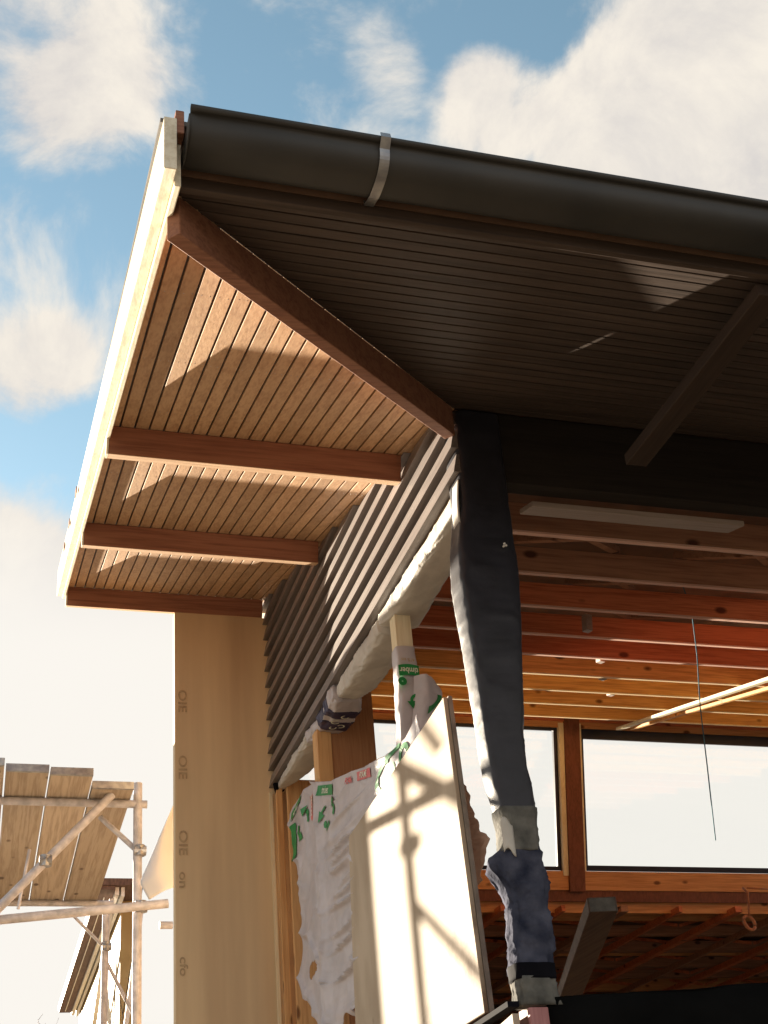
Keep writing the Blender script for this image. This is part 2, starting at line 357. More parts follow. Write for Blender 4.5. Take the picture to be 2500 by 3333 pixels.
# --- verge soffit: boards run up the slope
bm = BM(); BW = .0795; n_b = 22
for i in range(n_b):
    x0 = -1.745 + i * BW; x1 = x0 + BW - .0115
    ya, yb = x0 * LY / LX, x1 * LY / LX
    T = .016
    x1 = min(x1, -.004)
    pts = [SP(x0, ya, 0), SP(x1, yb, 0), SP(x1, Y3 + .06, 0), SP(x0, Y3 + .06, 0)]
    hexa(bm, pts + [p + V * T for p in pts])
bevel(bm, .0008, 1)
vs_ = obj("verge_soffit", bm, cedarY, HS)
bm = BM()
pts = [SP(-1.75, -1.70, .018), SP(0, 0, .018), SP(0, Y3 + .06, .018), SP(-1.75, Y3 + .06, .018)]
hexa(bm, pts + [p + V * .008 for p in pts])
obj("soffit_backing", bm, backing, vs_)
bm = BM(); rn = random.Random(5)
for yy in (-.9, -.2, .45, 1.5, 2.2, 3.3, 4.0):
    for i in range(n_b):
        for dx in (.016, .052):
            x = -1.745 + i * BW + dx
            if x * LY / LX > yy - .02: continue
            p = SP(x + rn.uniform(-.003, .003), yy + rn.uniform(-.006, .006), -.0008)
            obox(bm, p, (.0045, 0, 0), U * .0045, V * .001)
tag(obj("nail_heads", bm, galv, vs_), kind='stuff')
# --- eave soffit: boards run along the gutter
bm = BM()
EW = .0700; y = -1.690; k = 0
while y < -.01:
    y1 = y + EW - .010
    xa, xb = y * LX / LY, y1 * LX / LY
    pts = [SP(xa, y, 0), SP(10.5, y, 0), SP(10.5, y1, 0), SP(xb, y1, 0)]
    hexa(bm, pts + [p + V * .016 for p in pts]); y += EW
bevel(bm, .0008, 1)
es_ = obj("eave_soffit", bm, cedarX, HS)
bm = BM()
pts = [SP(-1.75, -1.715, .0185), SP(10.5, -1.715, .0185), SP(10.5, 0, .0185), SP(0, 0, .0185)]
hexa(bm, pts + [p + V * .008 for p in pts])
obj("soffit_backing", bm, backing, es_)
# --- lookouts (verge) : bottom front edge on Y1, Y2, Y3
for yy, th in ((Y1, .075), (Y2, .075), (Y3, .062)):
    bm = BM(); o = Vector((-1.728, yy, zl(yy)))
    x_end = -.058
    obox(bm, o, Vector((x_end + 1.728, 0, 0)), U * th, V * (H - .002)); bevel(bm, .003, 1)
    lk = obj("lookout", bm, cedar_dark, HS)
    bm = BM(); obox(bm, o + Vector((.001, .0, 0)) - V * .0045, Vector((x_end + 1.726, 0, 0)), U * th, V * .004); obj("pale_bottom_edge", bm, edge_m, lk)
    bm = BM(); obox(bm, o + Vector((-.0125, -.002, -.006)), Vector((.012, 0, 0)), U * (th + .004), V * (H - .0)); obj("end_cap", bm, barge_m, lk)
# --- hip beam, wall corner to roof corner
bm = BM()
d = Vector((-LX, -LY, -S_ * LY)); dn = d.normalized(); side = Vector((-LY, LX, 0)).normalized() * .06
o = Vector((-.03, -.03, zl(-.03) - .012))
obox(bm, o, d * .958, side, Vector((0, 0, H * NN + .012))); bevel(bm, .003, 1)
obj("hip_beam", bm, cedar_dark, HS)
# --- outrigger timber under the eave on the right
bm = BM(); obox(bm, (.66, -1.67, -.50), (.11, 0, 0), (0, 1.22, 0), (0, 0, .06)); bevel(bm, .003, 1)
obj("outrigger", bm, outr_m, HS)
# --- bargeboard in three stepped layers following the slope
def barge_layer(name, xi, xo, lo, hi, ye, parent):
    bm = BM(); y0, y1 = ye, Y3 + .11
    sk = .032
    prism(bm, [Vector((xi + sk, y0, zs(y0) + lo)), Vector((xi, y1, zs(y1) + lo)), Vector((xi, y1, zs(y1) + hi)), Vector((xi + sk, y0, zs(y0) + hi))], (xo - xi, 0, 0))
    bevel(bm, .004, 2); return obj(name, bm, barge_m, parent)
bg_ = barge_layer("bargeboard", -1.742, -1.766, -.080, .14, -1.80, HS)
barge_layer("barge_trim", -1.7665, -1.812, -.060, .19, -1.875, bg_)
for yy in (2.2, 2.95, 3.6):
    bm = BM(); obox(bm, (-1.8165, yy, zs(yy) + .09), (.006, 0, 0), (0, .12, .035), (0, 0, .05)); obj("nail_plate", bm, cedar_dark, bg_)
bm = BM(); obox(bm, (-1.737, -1.865, -.335), (.030, 0, 0), (0, .12, .03), (0, 0, .115)); bevel(bm, .003, 1)
obj("barge_end_block", bm, cedar_dark, bg_)
# --- fascia and gutter
bm = BM(); box(bm, -1.715, 10.6, -1.722, -1.694, zs(-1.7) - .03, .02 + zs(-1.7) + .14, .003)
obj("fascia", bm, cedarX, HS)
gc = (-1.848, -.330); gr = .103
prof = []
for k in range(0, 25):
    a = math.pi + math.pi * k / 24; ca, sa = math.cos(a), math.sin(a); prof.append((gc[0] + gr * math.copysign(abs(ca) ** .72, ca), gc[1] + gr * .94 * math.copysign(abs(sa) ** .72, sa)))
bead = [(gc[0] - gr - .013 + .013 * math.cos(a), gc[1] + .012 + .013 * math.sin(a)) for a in [R(x) for x in range(300, -31, -30)]]
outer = bead[::-1] + prof
bm = BM()
def sweepx(bm, prof, x0, x1, closed=False, nx=24):
    rows = [[bm.verts.new((x0 + (x1 - x0) * i / nx, y + .0015 * math.sin(i * .9), z + .0025 * math.sin(i * .55 + 1))) for y, z in prof] for i in range(nx + 1)]
    n = len(prof)
    for a, b in zip(rows, rows[1:]):
        for k in range(n if closed else n - 1): bm.faces.new((a[k], a[(k + 1) % n], b[(k + 1) % n], b[k]))
sweepx(bm, outer, -1.70, 10.4)
bmesh.ops.recalc_face_normals(bm, faces=bm.faces); bmesh.ops.solidify(bm, geom=list(bm.faces), thickness=.004)
gut = obj("gutter", bm, gutter_m, HS, smooth=True)
bm = BM(); prism(bm, [Vector((-1.704, y, z)) for y, z in prof], (.005, 0, 0)); obj("gutter_end_cap", bm, gutter_m, gut)
def gutter_strap(x):
    bm = BM(); pr = [(gc[0] + (gr + .008) * math.copysign(abs(math.cos(a)) ** .72, math.cos(a)), gc[1] + (gr * .94 + .008) * math.copysign(abs(math.sin(a)) ** .72, math.sin(a))) for a in [math.pi + R(t) for t in range(0, 121, 8)]]
    pr = [(gc[0] - gr - .030, gc[1] + .030), (gc[0] - gr - .036, gc[1] + .004)] + pr[1:] + [(-1.73, -.405), (-1.727, -.36)]
    a = [[bm.verts.new((xx, y, z)) for y, z in pr] for xx in (x, x + .037)]
    for k in range(len(pr) - 1): bm.faces.new((a[0][k], a[1][k], a[1][k + 1], a[0][k + 1]))
    bmesh.ops.recalc_face_normals(bm, faces=bm.faces); bmesh.ops.solidify(bm, geom=list(bm.faces), thickness=.003)
    return obj("gutter_strap", bm, galv, gut)
gutter_strap(-1.02)

# --- lap siding on the verge wall, cut to the soffit
bm = BM(); k = -0
z0 = ZB
while z0 < zs(Y3) + .05:
    z1 = z0 + EXP
    def ys(z): return max(-.02, (z + .004 - .0819) / S_)
    ya, yb = ys(z0), ys(z1)
    ye = Y3 + .06
    if ya < ye:
        xb_, xt_ = -.060, -.034
        zt = z1 - .040
        a = [(xb_, ya, z0), (-.004, ya, z0), (-.004, ye, z0), (xb_, ye, z0)]
        yb2 = min(ye - .01, ys(zt))
        b = [(xt_, yb2, zt), (-.004, yb2, zt), (-.004, ye, zt), (xt_, ye, zt)]
        hexa(bm, a + b)
    z0 += EXP
obj("lap_siding", bm, siding_m, HS)
bm = BM(); prism(bm, [Vector((-.003, .01, ZB + .005)), Vector((-.003, Y3 + .06, ZB + .005)), Vector((-.003, Y3 + .06, zs(Y3))), Vector((-.003, .01, zs(0)))], (.004, 0, 0)); obj("breather_membrane", bm, strap_m, HS)
# wall core behind siding (dark sheathing), open below
bm = BM()
prism(bm, [Vector((.002, .0, ZB + .01)), Vector((.002, 9.3, ZB + .01)), Vector((.002, 9.3, zs(9.3))), Vector((.002, 0, zs(0)))], (.14, 0, 0))
obj("wall_core", bm, wall_m, HS)
bm = BM(); box(bm, .0, .15, 4.70, 9.3, GZ, ZB + .008); obj("side_wall", bm, wall_m, HS)
# --- wing panel (the tall tan board square to the wall)
bm = BM(); box(bm, -.825, .0, Y3 + .002, Y3 + .105, GZ, 1.243, .004)
wp_ = obj("wing_panel", bm, ply_m, HS)
rows = [(.515, "OIE", .155), (-.07, "OIE", .155), (-.70, "OIE", .155), (-1.00, "on", .15), (-1.66, "cfo", .14), (-2.20, "OIE", .14)]
for zc, tx, sz in rows:
    vs2, fs2 = letters(tx, sz)
    # rotated a quarter turn clockwise, reading down the panel's left edge
    bm = BM(); put2d(bm, vs2, fs2, lambda a, b, zc=zc: Vector((-.765 + b * .62, Y3 - .0025, zc - .10 - a * .85)))
    obj("stencil_lettering", bm, ink_m, wp_, recalc=False)
bm = BM()
box(bm, -.06, -.035, Y3 - .02, Y3 + .0, GZ, -.37); obj("yellow_edge_strip", bm, creamZ, wp_)

# --- uprights in the open side wall
bm = BM(); box(bm, -.035, .012, 4.40, 4.44, GZ, ZB - .03, .003); box(bm, .04, .30, 4.34, 4.38, GZ, ZB - .005, .004)
obj("pine_upright", bm, pineZ, HS)
bm = BM(); box(bm, -.028, .075, 3.07, 3.21, GZ, ZB - .10, .004); u2 = obj("wide_upright", bm, pineZ, HS)
bm = BM(); box(bm, .078, .405, 3.085, 3.115, GZ, .0, .003); obj("brown_panel", bm, brownZ, u2)
bm = BM(); box(bm, .012, .112, 1.30, 1.40, GZ, ZB - .06, .004); u1 = obj("thin_upright", bm, creamZ, HS)
# --- corner post core and header
bm = BM(); box(bm, .0, .12, .03, .16, GZ, .05, .004); obj("corner_post", bm, postZ, HS)
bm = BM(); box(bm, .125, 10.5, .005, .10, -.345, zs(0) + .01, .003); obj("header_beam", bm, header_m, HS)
bm = BM(); box(bm, .125, 10.5, .11, .155, -.30, zs(.1) + .01, .003); obj("header_lining", bm, purl_brn, HS)
# pale board under the header
bm = BM(); obox(bm, (.42, .125, -.395), (1.26, 0, 0), (0, .16, .05), (0, -.005, .03)); bevel(bm, .003, 1)
obj("header_packing_board", bm, pack_m, HS)
# --- joists following the roof slope
JY = [.90, 1.77, 2.66, 3.60, 4.43, 5.35, 6.24, 7.14, 8.12]
jm = [purl_brn, purl_brn, purl_red, purl_red, purl_red, purl_yel, purl_yel, purl_yel, purl_yel]
for yy, m in zip(JY, jm):
    bm = BM(); o = Vector((.145, yy, -.30 + S_ * yy))
    obox(bm, o, Vector((10.2, 0, 0)), U * .055, V * .17); bevel(bm, .002, 1)
    jo = obj("joist", bm, m, HS)
    bm = BM(); obox(bm, o + Vector((.002, -.003, 0)) - V * .013, Vector((10.19, 0, 0)), U * .060, V * .012); obj("painted_light_edge", bm, strip_m if yy < 4.5 else strip_y, jo)  # added strip; its pale colour paints in the light along the joist's lower edge
# herringbone struts between joists
for (ya, yb, xs) in ((.95, 1.77, (.35, 1.1, 1.5, 2.3, 2.9)), (1.82, 2.66, (.9, 1.7, 2.5, 3.2)), (2.71, 3.6, (1.3, 2.2, 3.5)), (3.65, 4.43, (1.8, 2.7, 3.9)), (4.48, 5.35, (2.0, 3.2))):
    for i, x in enumerate(xs):
        a = Vector((x, ya, -.24 + S_ * ya)); b = Vector((max(.25, x + (.75 if i % 2 else -.6)), yb, -.08 + S_ * yb))
        bm = BM(); beam(bm, a, b, .045, .05); obj("strut", bm, purl_brn, HS)
for (x, y, z) in ((2.33, 3.27, .65), (3.14, 4.60, 1.06), (3.61, 5.46, 1.31), (4.16, 6.34, 1.56), (4.72, 7.22, 1.86), (5.3, 8.16, 2.14)):
    bm = BM(); obox(bm, (x, y - .02, z - .03), (.06, .02, 0), (.03, .14, .05), (0, -.03, .13)); obj("joist_hanger", bm, pack_m, HS)
# two long braces under the joists
for k, (a, b, wd) in enumerate((((5.50, 8.65, 2.17), (4.95, 3.5, .69), .07), ((5.66, 8.6, 2.16), (5.30, 3.5, .69), .05))):
    bm = BM(); beam(bm, a, b, wd, .035, up=V); bevel(bm, .002, 1); obj("brace", bm, creamZ if k == 0 else purl_yel, HS)

# --- clerestory window wall, leaning square to the roof
WT = Vector((0, 8.99, 2.37)); WD = Vector((0, .27, -1)).normalized(); WN = Vector((0, 1, .27)).normalized()
# px rows measured along WD from WT: head 0..., frame top .1, glass to 1.78
def WPt(x, t, nrm=0): return WT + Vector((x, 0, 0)) + WD * t + WN * nrm
def wbox(bm, x0, x1, t0, t1, n0, n1):
    obox(bm, WPt(x0, t0, n0), Vector((x1 - x0, 0, 0)), WD * (t1 - t0), WN * (n1 - n0))
bm = BM(); wbox(bm, .15, 10.5, -.42, .06, .0, .12); bevel(bm, .003, 1); obj("window_head_beam", bm, beamX, HS)
bm = BM(); wbox(bm, .15, 10.5, -.07, -.02, -.03, -.002); bevel(bm, .003, 1); obj("head_rail", bm, purl_red, HS)
bm = BM(); wbox(bm, .15, 4.90, 1.90, 2.14, -.002, .12); wbox(bm, 5.12, 10.5, 1.90, 2.14, -.002, .12); bevel(bm, .003, 1); sill = obj("window_sill_beam", bm, beamX, HS)
bm = BM(); wbox(bm, 4.90, 5.115, -.35, 2.16, -.04, .10); bevel(bm, .004, 1); obj("window_post", bm, postZ, HS)
bm = BM(); wbox(bm, 4.825, 4.897, .0, 1.96, -.02, .08); wbox(bm, 5.118, 5.145, .0, 1.90, -.02, .08); bevel(bm, .002, 1); obj("window_reveal", bm, creamZ, HS)
bm = BM(); wbox(bm, .15, 10.5, 2.145, 2.28, .02, .16); obj("ledge_beam", bm, postZ, HS)
bm = BM(); wbox(bm, .15, 10.5, 2.285, 2.42, .10, .22); obj("ledge_rail", bm, beamX, HS)
def window(x0, x1, t0, t1, ft=.04, fb=.05):
    f = BM(); wbox(f, x0, x1, t0, t0 + ft, .03, .08); wbox(f, x0, x1, t1 - fb, t1, .03, .08); wbox(f, x0, x0 + .045, t0 + ft, t1 - fb, .031, .079); wbox(f, x1 - .05, x1, t0 + ft, t1 - fb, .031, .079)
    o = obj("window", f, frame_m, HS)
    g = BM(); wbox(g, x0 + .045, x1 - .05, t0 + ft, t1 - fb, .05, .056); obj("pane", g, glass_m, o)
window(.60, 2.2, .062, 1.895)
window(2.28, 4.822, .062, 1.895)
window(5.148, 10.4, .062, 1.895, ft=.13, fb=.07)
for xa, xb in ((2.2, 2.28), (.15, .60)):
    bm = BM(); wbox(bm, xa, xb, .062, 1.895, .0, .1); obj("window_mullion", bm, postZ, HS)

# --- low ceiling of the room behind the window wall
bm = BM(); box(bm, 2.6, 16, 9.72, 24, .33, .45); low_roof = obj("low_roof", bm, deck_m, HS)
for i in range(13):
    x = 3.1 + i * .82
    bm = BM(); box(bm, x, x + .10 if i % 2 else x + .05, 9.50, 24, .02, .10, .002); obj("low_joist", bm, purl_red if i % 3 else purl_brn, HS)
for j, yy in enumerate((10.1, 11.0, 11.9, 12.15, 12.9, 13.7, 14.6, 15.6, 17.0, 18.6)):
    bm = BM(); box(bm, 2.6, 16, yy, yy + (.09 if j % 2 else .16), .101, .24 if j % 3 else .31, .002); obj("low_bearer", bm, beamX if j % 3 == 0 else purl_brn, HS)
for j, yy in enumerate((10.5, 11.5, 12.5, 13.4, 14.3, 15.4)):
    for i in range(7):
        bm = BM()
        x = 3.2 + i * 1.25 + (j % 2) * .5
        beam(bm, (x, yy, .11), (x + .6, yy + .45, .31), .04, .04); beam(bm, (x + .6, yy + .45, .31), (x + 1.2, yy, .11), .04, .04)
        obj("low_web_strut", bm, purl_red, HS)
bm = BM(); box(bm, 2.6, 16, 24.0, 24.2, GZ, .5); box(bm, 16, 16.2, 9.7, 24, GZ, .5); box(bm, 2.45, 2.6, 9.72, 24, GZ, .44); obj("low_room_wall", bm, wall_m, HS)
# --- front wall plate and dark sheeting over it
bm = BM(); box(bm, .12, 10.5, .03, .20, GZ, -3.02); obj("front_wall", bm, postZ, HS)
bm = BM()
def fs(u, v):
    x = .05 + 10.4 * u; top = -2.955 + .06 * min(1, x) + .012 * fbm((x * 1.3, 0, 0), 1.5)
    return Vector((x, -.03 - .015 * fbm((x, v * 3, 5), 2), top - v * (top - GZ)))
grid(bm, fs, 120, 30, .004); sh = obj("wall_sheeting", bm, tarp_m, HS, smooth=True)
bm = BM(); grid(bm, lambda u, v: Vector((.05 + 10.4 * u, -.03 + .26 * v, -2.955 + .06 * min(1, .05 + 10.4 * u) + .012 * fbm(((.05 + 10.4 * u) * 1.3, 0, 0), 1.5))), 120, 3, .004)
obj("sheeting_fold", bm, tarp_m, sh, smooth=True)
bm = BM(); box(bm, -.045, .038, -.06, -.035, -3.9, -2.985, .003); obj("pink_end_block", bm, pink_m, HS)

# ================================================================= CORNER POST WRAPPING
PW = thing("corner_post_wrapping", "black waterproof membrane wrapped baggily round the corner post, taped and strapped near its foot", "membrane", (.05, .08, -2.97))
RG = [(-2.97, -.068, .108), (-2.87, -.070, .105), (-2.80, -.066, .105), (-2.66, -.060, .118), (-2.54, -.050, .132), (-2.46, -.070, .138), (-2.40, -.112, .130),
      (-2.355, -.108, .122), (-2.31, -.050, .116), (-2.22, -.034, .118), (-2.10, -.040, .128), (-2.0, -.058, .128), (-1.92, -.066, .116), (-1.75, -.070, .125), (-1.50, -.074, .160),
      (-1.2, -.085, .195), (-.95, -.092, .222), (-.75, -.082, .226), (-.5, -.036, .226), (-.25, -.030, .232), (.06, -.020, .235)]
HD = [(-3, .055), (-2.42, .055), (-2.2, .07), (-1.6, .085), (-.9, .10), (.1, .115)]
def postskin(name, z0, z1, mat, grow, parent, wr=1.0):
    bm = BM(); seg = 40; nz_ = max(4, int((z1 - z0) / .012)); rings = []
    for i in range(nz_ + 1):
        z = z0 + (z1 - z0) * i / nz_; xl, xr = interp(RG, z)
        cx, hw = (xl + xr) / 2, (xr - xl) / 2 + grow; hd = interp(HD, z)[0]; cy = -.04 + hd; hd += grow
        ring = []
        for k in range(seg):
            a = 2 * math.pi * k / seg; c, s = math.cos(a), math.sin(a)
            e = .38
            px = math.copysign(abs(c) ** e, c) * hw; py = math.copysign(abs(s) ** e, s) * hd
            nn = fbm((c * 1.2 + 4, s * 1.2, z * 4.0), 1.6) * .016 * wr + fbm((c * 2, s * 2, z * 11), 2.) * .006 * wr
            nn += .010 * wr * ridge((c * .9 + z * 2, s * .9, z * 9 + c * 1.5), 1., 2, 5.)
            ln = math.hypot(px, py); f = 1 + nn / ln
            ring.append(bm.verts.new((cx + px * f, cy + py * f, z)))
        rings.append(ring)
    for a, b in zip(rings, rings[1:]):
        for k in range(seg): bm.faces.new((a[k], a[(k + 1) % seg], b[(k + 1) % seg], b[k]))
    bm.faces.new(rings[0][::-1]); bm.faces.new(rings[-1])
    return obj(name, bm, mat, parent, smooth=True)
postskin("upper_membrane", -2.13, .06, black_m, 0, PW, .22)
postskin("silver_tape", -2.315, -2.115, tape_m, .004, PW, .6)
postskin("lower_membrane", -2.83, -2.30, black_low, 0, PW, 1.15)
postskin("black_strap", -2.865, -2.80, strap_m, .007, PW, .3)
postskin("foot_wrap", -2.97, -2.855, tape_m, .002, PW, 1.0)
# torn pale lining showing through the tape, and tears
bm = BM(); grid(bm, lambda u, v: Vector((-.062 + .055 * u, -.047 - .008 * math.sin(u * 3), -2.33 + .14 * v + .02 * math.sin(u * 5))), 6, 8, .003)
obj("torn_lining", bm, felt_m, PW, smooth=True)
bm = BM()
for (x, z) in ((.135, -.78), (.148, -.775), (.14, -.765)):
    obox(bm, (x, -.062, z), (.008, 0, .002), (0, .01, 0), (-.002, 0, .008))
obj("pale_staple", bm, whitepaint, PW)

# ================================================================= WHITE WRAPS ROUND THE LINTEL
def softroll(name, ya, yb, tab, mat, parent, seed=0., wr=1., ny=110):
    """tab rows: y, x centre, z centre, half width, half height"""
    bm = BM(); seg = 56; rings = []
    for i in range(ny + 1):
        y = ya + (yb - ya) * i / ny; xc, zc, hw, hh = interp(tab, y); ring = []
        for k in range(seg):
            a = 2 * math.pi * k / seg; c, s = math.cos(a), math.sin(a)
            px = math.copysign(abs(c) ** .55, c) * hw; pz = math.copysign(abs(s) ** .55, s) * hh
            f = 1 + wr * (.10 * fbm((c + seed, s, y * 2.2), 1.5) + .10 * ridge((c * .8 + seed + y * 3, s * .8, y * 5 + c), 1., 2, 5.) - .03)
            ring.append(bm.verts.new((xc + px * f, y, zc + pz * f)))
        rings.append(ring)
    for a, b in zip(rings, rings[1:]):
        for k in range(seg): bm.faces.new((a[k], a[(k + 1) % seg], b[(k + 1) % seg], b[k]))
    bm.faces.new(rings[0][::-1]); bm.faces.new(rings[-1])
    return obj(name, bm, mat, parent, smooth=True)
LW = thing("lintel_wrap", "white fabric wrap round the lintel below the lap siding, lumpy and drooping", "wrap", (.1, 1.2, -.42))
softroll("near_wrap", .06, 1.49, [(.06, .075, -.385, .085, .055), (.5, .085, -.39, .10, .062), (1.0, .095, -.392, .115, .062), (1.35, .10, -.39, .125, .058), (1.49, .10, -.385, .13, .05)], felt_m, LW, 1., .55)
softroll("far_wrap", 1.53, 2.62, [(1.53, .085, -.40, .11, .065), (1.9, .09, -.41, .115, .075), (2.3, .08, -.41, .115, .075), (2.5, .06, -.39, .085, .06), (2.62, .04, -.375, .035, .03)], felt_m, LW, 5., .8)
bm = BM()
grid(bm, lambda u, v: Vector((-.035 - .022 * math.sin(v * 3.1), -.01 + .09 * u, -.36 - .46 * v)), 4, 14, .003)
obj("hanging_end", bm, felt_m, LW, smooth=True)
BR = thing("printed_plastic_roll", "white plastic roll with navy printed bands, tied under the siding between the wraps", "plastic roll", (.1, 2.9, -.42))
rt = [(2.52, .05, -.385, .09, .065), (2.65, .07, -.40, .125, .075), (2.85, .075, -.40, .115, .070), (3.1, .075, -.395, .105, .062), (3.32, .07, -.39, .12, .055)]
softroll("roll_body", 2.54, 3.34, rt, cloth_m, BR, 9., 1.3)
def band(y0, y1):
    t2 = [(y, a, b, c + .004, d_ + .004) for y, a, b, c, d_ in rt]
    return softroll("navy_band", y0, y1, t2, navy_m, BR, 9., 1.3, 14)
band(2.68, 2.79); band(2.87, 3.02)
bm = BM()
for (cx, cy, r, a0, a1) in ((.045, 2.83, .028, 20, 300), (.10, 2.90, .024, 200, 470), (.05, 2.93, .022, -30, 230), (.09, 2.74, .025, 0, 250)):
    v2, f2 = arrow2d(cx, cy, r, a0, a1, .010, 0); put2d(bm, v2, f2, lambda a, b: Vector((a, b, -.4835)))
obj("pale_lettering", bm, whitep, BR, recalc=False)
TW = thing("tapered_wrap", "thin white wrap tapering to a point at the far bottom corner of the siding", "wrap", (.05, 3.9, -.4))
softroll("wrap_body", 3.36, 4.50, [(3.36, .075, -.385, .115, .045), (3.8, .06, -.385, .10, .05), (4.2, .03, -.375, .06, .04), (4.5, .0, -.36, .02, .02)], felt_m, TW, 13., 1.)
bm = BM(); tube(bm, [(-.045, 4.38, -.36), (-.02, 4.44, -.41), (.03, 4.46, -.37)], .022); obj("dark_tie", bm, strap_m, TW)

# ================================================================= PRINTED PLASTIC ON THE THIN UPRIGHT
PP = thing("printed_plastic_sleeve", "white plastic sleeve with green arrows wrapped round the thin upright, flap sticking out", "plastic sleeve", (.06, 1.3, -1.2))
bm = BM(); seg = 24; rings = []
SR = [(-1.66, -.075, -.02, .02), (-1.5, -.06, .02, .03), (-1.3, -.02, .085, .05), (-1.1, -.012, .118, .055), (-.9, .0, .124, .056), (-.66, .004, .120, .056)]
for i in range(61):
    z = -1.66 + 1.0 * i / 60; xl, xr, hd = interp(SR, z); ring = []
    for k in range(seg):
        a = 2 * math.pi * k / seg; c, s = math.cos(a), math.sin(a)
        px = math.copysign(abs(c) ** .4, c) * (xr - xl) / 2; py = math.copysign(abs(s) ** .4, s) * (hd + .008)
        f = 1 + .10 * fbm((c, s + 3, z * 7), 1.7)
        ring.append(bm.verts.new(((xl + xr) / 2 + px * f, 1.35 + py * f, z)))
    rings.append(ring)
for a, b in zip(rings, rings[1:]):
    for k in range(seg): bm.faces.new((a[k], a[(k + 1) % seg], b[(k + 1) % seg], b[k]))
obj("sleeve", bm, cloth_m, PP, smooth=True)
def flap(u, v):
    # u 0 at the upright, 1 outer edge ; v 0 top
    top = -.86 - .09 * u + .03 * math.sin(u * 3.1); bot = -1.60 + .42 * u ** 1.2
    x = .085 + .165 * u - .16 * (v ** 1.6) * (1 - .35 * u)
    y = 1.275 - .05 * math.sin(u * 3.1) - .015 * fbm((u * 2, v * 4, 1), 1.5)
    return Vector((x, y, top + (bot - top) * v))
bm = BM(); grid(bm, flap, 16, 26, 0); obj("flap", bm, cloth_m, PP, smooth=True)
FY = 1.2725
def fpt(a, b): return Vector((.06 + a, FY, -.98 + b))
bm = BM()
bandv, bandf = rect2d(-.062, .062, .115, .185, 8, 1); put2d(bm, bandv, bandf, lambda a, b: fpt(a, b + .012 * math.cos(a * 22)))
obj("green_band", bm, green_m, PP, recalc=False)
bm = BM(); v2, f2 = arrow2d(.035, -.035, .035, 60, 185, .018, 2.2); put2d(bm, v2, f2, fpt); obj("green_arrow", bm, green_m, PP, recalc=False)
bm = BM(); v2, f2 = arrow2d(-.045, .085, .016, 0, 360, .022, 0); put2d(bm, v2, f2, fpt); obj("green_dot", bm, green_m, PP, recalc=False)
bm = BM()
v2, f2 = arrow2d(.55, -.02, .34, -100, 20, .16, 0)
put2d(bm, v2, f2, lambda a, b: flap(min(1, max(0, a)), max(0, .22 - b * .5)) + Vector((0, -.004, 0)))
obj("green_arc", bm, green_m, PP, recalc=False)
bm = BM()
v2, f2 = letters("timber", .052); put2d(bm, v2, f2, lambda a, b: fpt(-a * .8, -b + .157) + Vector((0, -.0015, 0)))
obj("timber_lettering", bm, whitep, PP, recalc=False)
bm = BM(); v2, f2 = letters("41% ass", .032); put2d(bm, v2, f2, lambda a, b: fpt(-a * .8, -b + .225))
obj("small_lettering", bm, ink_m, PP, recalc=False)

# ================================================================= BIG DRAPED PLASTIC
DP = thing("draped_plastic_sheet", "crumpled white plastic sheet with green and red print and a small torn hole", "plastic sheet", (-.04, 2.9, -2.4))
TOP = [(.95, -1.24), (1.20, -1.285), (1.6, -1.24), (2.04, -1.14), (2.4, -1.045), (2.75, -.96), (3.12, -.82), (3.16, -.80), (3.5, -.735), (3.9, -.73), (3.99, -.75)]
LEFT = [(-2.62, 3.25), (-2.40, 3.44), (-2.22, 3.58), (-2.15, 3.86), (-2.02, 3.96), (-1.8, 3.80), (-1.4, 3.72), (-1.3, 3.76), (-1.11, 3.90), (-.75, 3.99)]
def dsurf(y, z, off=0.):
    d = abs(y - 3.12)
    x = -.038 - .030 * math.exp(-(d / .06) ** 2) + (.004 * (3.12 - y) if y < 3.12 else .01 * (y - 3.12))
    # long creases fanning from the upper right, a few crossing ones on the left
    zt = interp(TOP, y)[0] if y < 4 else -.75
    if y < 3.1:
        q = z - zt * .55 - (3.1 - y) * .10
        x -= .055 * ridge((y * .45, q * 5.2, 2), 1., 2, 6.) * max(.2, min(1, (3.1 - y) * 2.2)) * max(.12, min(1, (y - 1.5) * 1.3)) * max(.25, min(1, (zt - z) * 2.5)) + .010 * fbm((y * .8, q * 7, 5), 1.)
    else:
        x -= .030 * ridge((y * 1.5 + z * 1.1, z * 2.4 - y, 8), 1., 2, 4.) + .014 * fbm((y * 2.2, z * 1.6, 7), 1.)
    x -= .006 * ridge((y * 3, z * 6, 3), 1., 2, 3.) 
    return Vector((x - off, y, z))
def drape(u, v):
    z_left = -.75
    yl = 3.99
    ytop = .95 + (3.99 - .95) * (1 - u)
    zt = interp(TOP, ytop)[0]; zb_ = -2.50 - .03 * math.sin(u * 40)
    z = zt + (zb_ - zt) * v
    lim = interp(LEFT, z)[0]
    y = min(ytop, .95 + (lim - .95) * (1 - u))
    return dsurf(y, z)
def hole(u, v):
    p = drape(u, v)
    if p.y < 1.9 - (p.z + 1.3) * .35 and p.z < -1.55: return False
    return ((p.y - 3.50) / .13) ** 2 + ((p.z + 2.03) / .055) ** 2 > 1 + .3 * math.sin(9 * p.y + 20 * p.z)
bm = BM(); grid(bm, drape, 200, 150, .002, hole)
obj("sheet", bm, cloth_m, DP, smooth=True)
def P_(y0, z0, sy=1., sz=1., rot=0., off=.006):
    ca, sa = math.cos(rot), math.sin(rot)
    def f(a, b):
        a2, b2 = a * ca - b * sa, a * sa + b * ca
        return dsurf(y0 - a2 * sy, z0 + b2 * sz, off)
    return f
def ptr(v2, f2, f, m, nm):
    bm = BM(); put2d(bm, v2, f2, f); obj(nm, bm, m, DP, recalc=False)
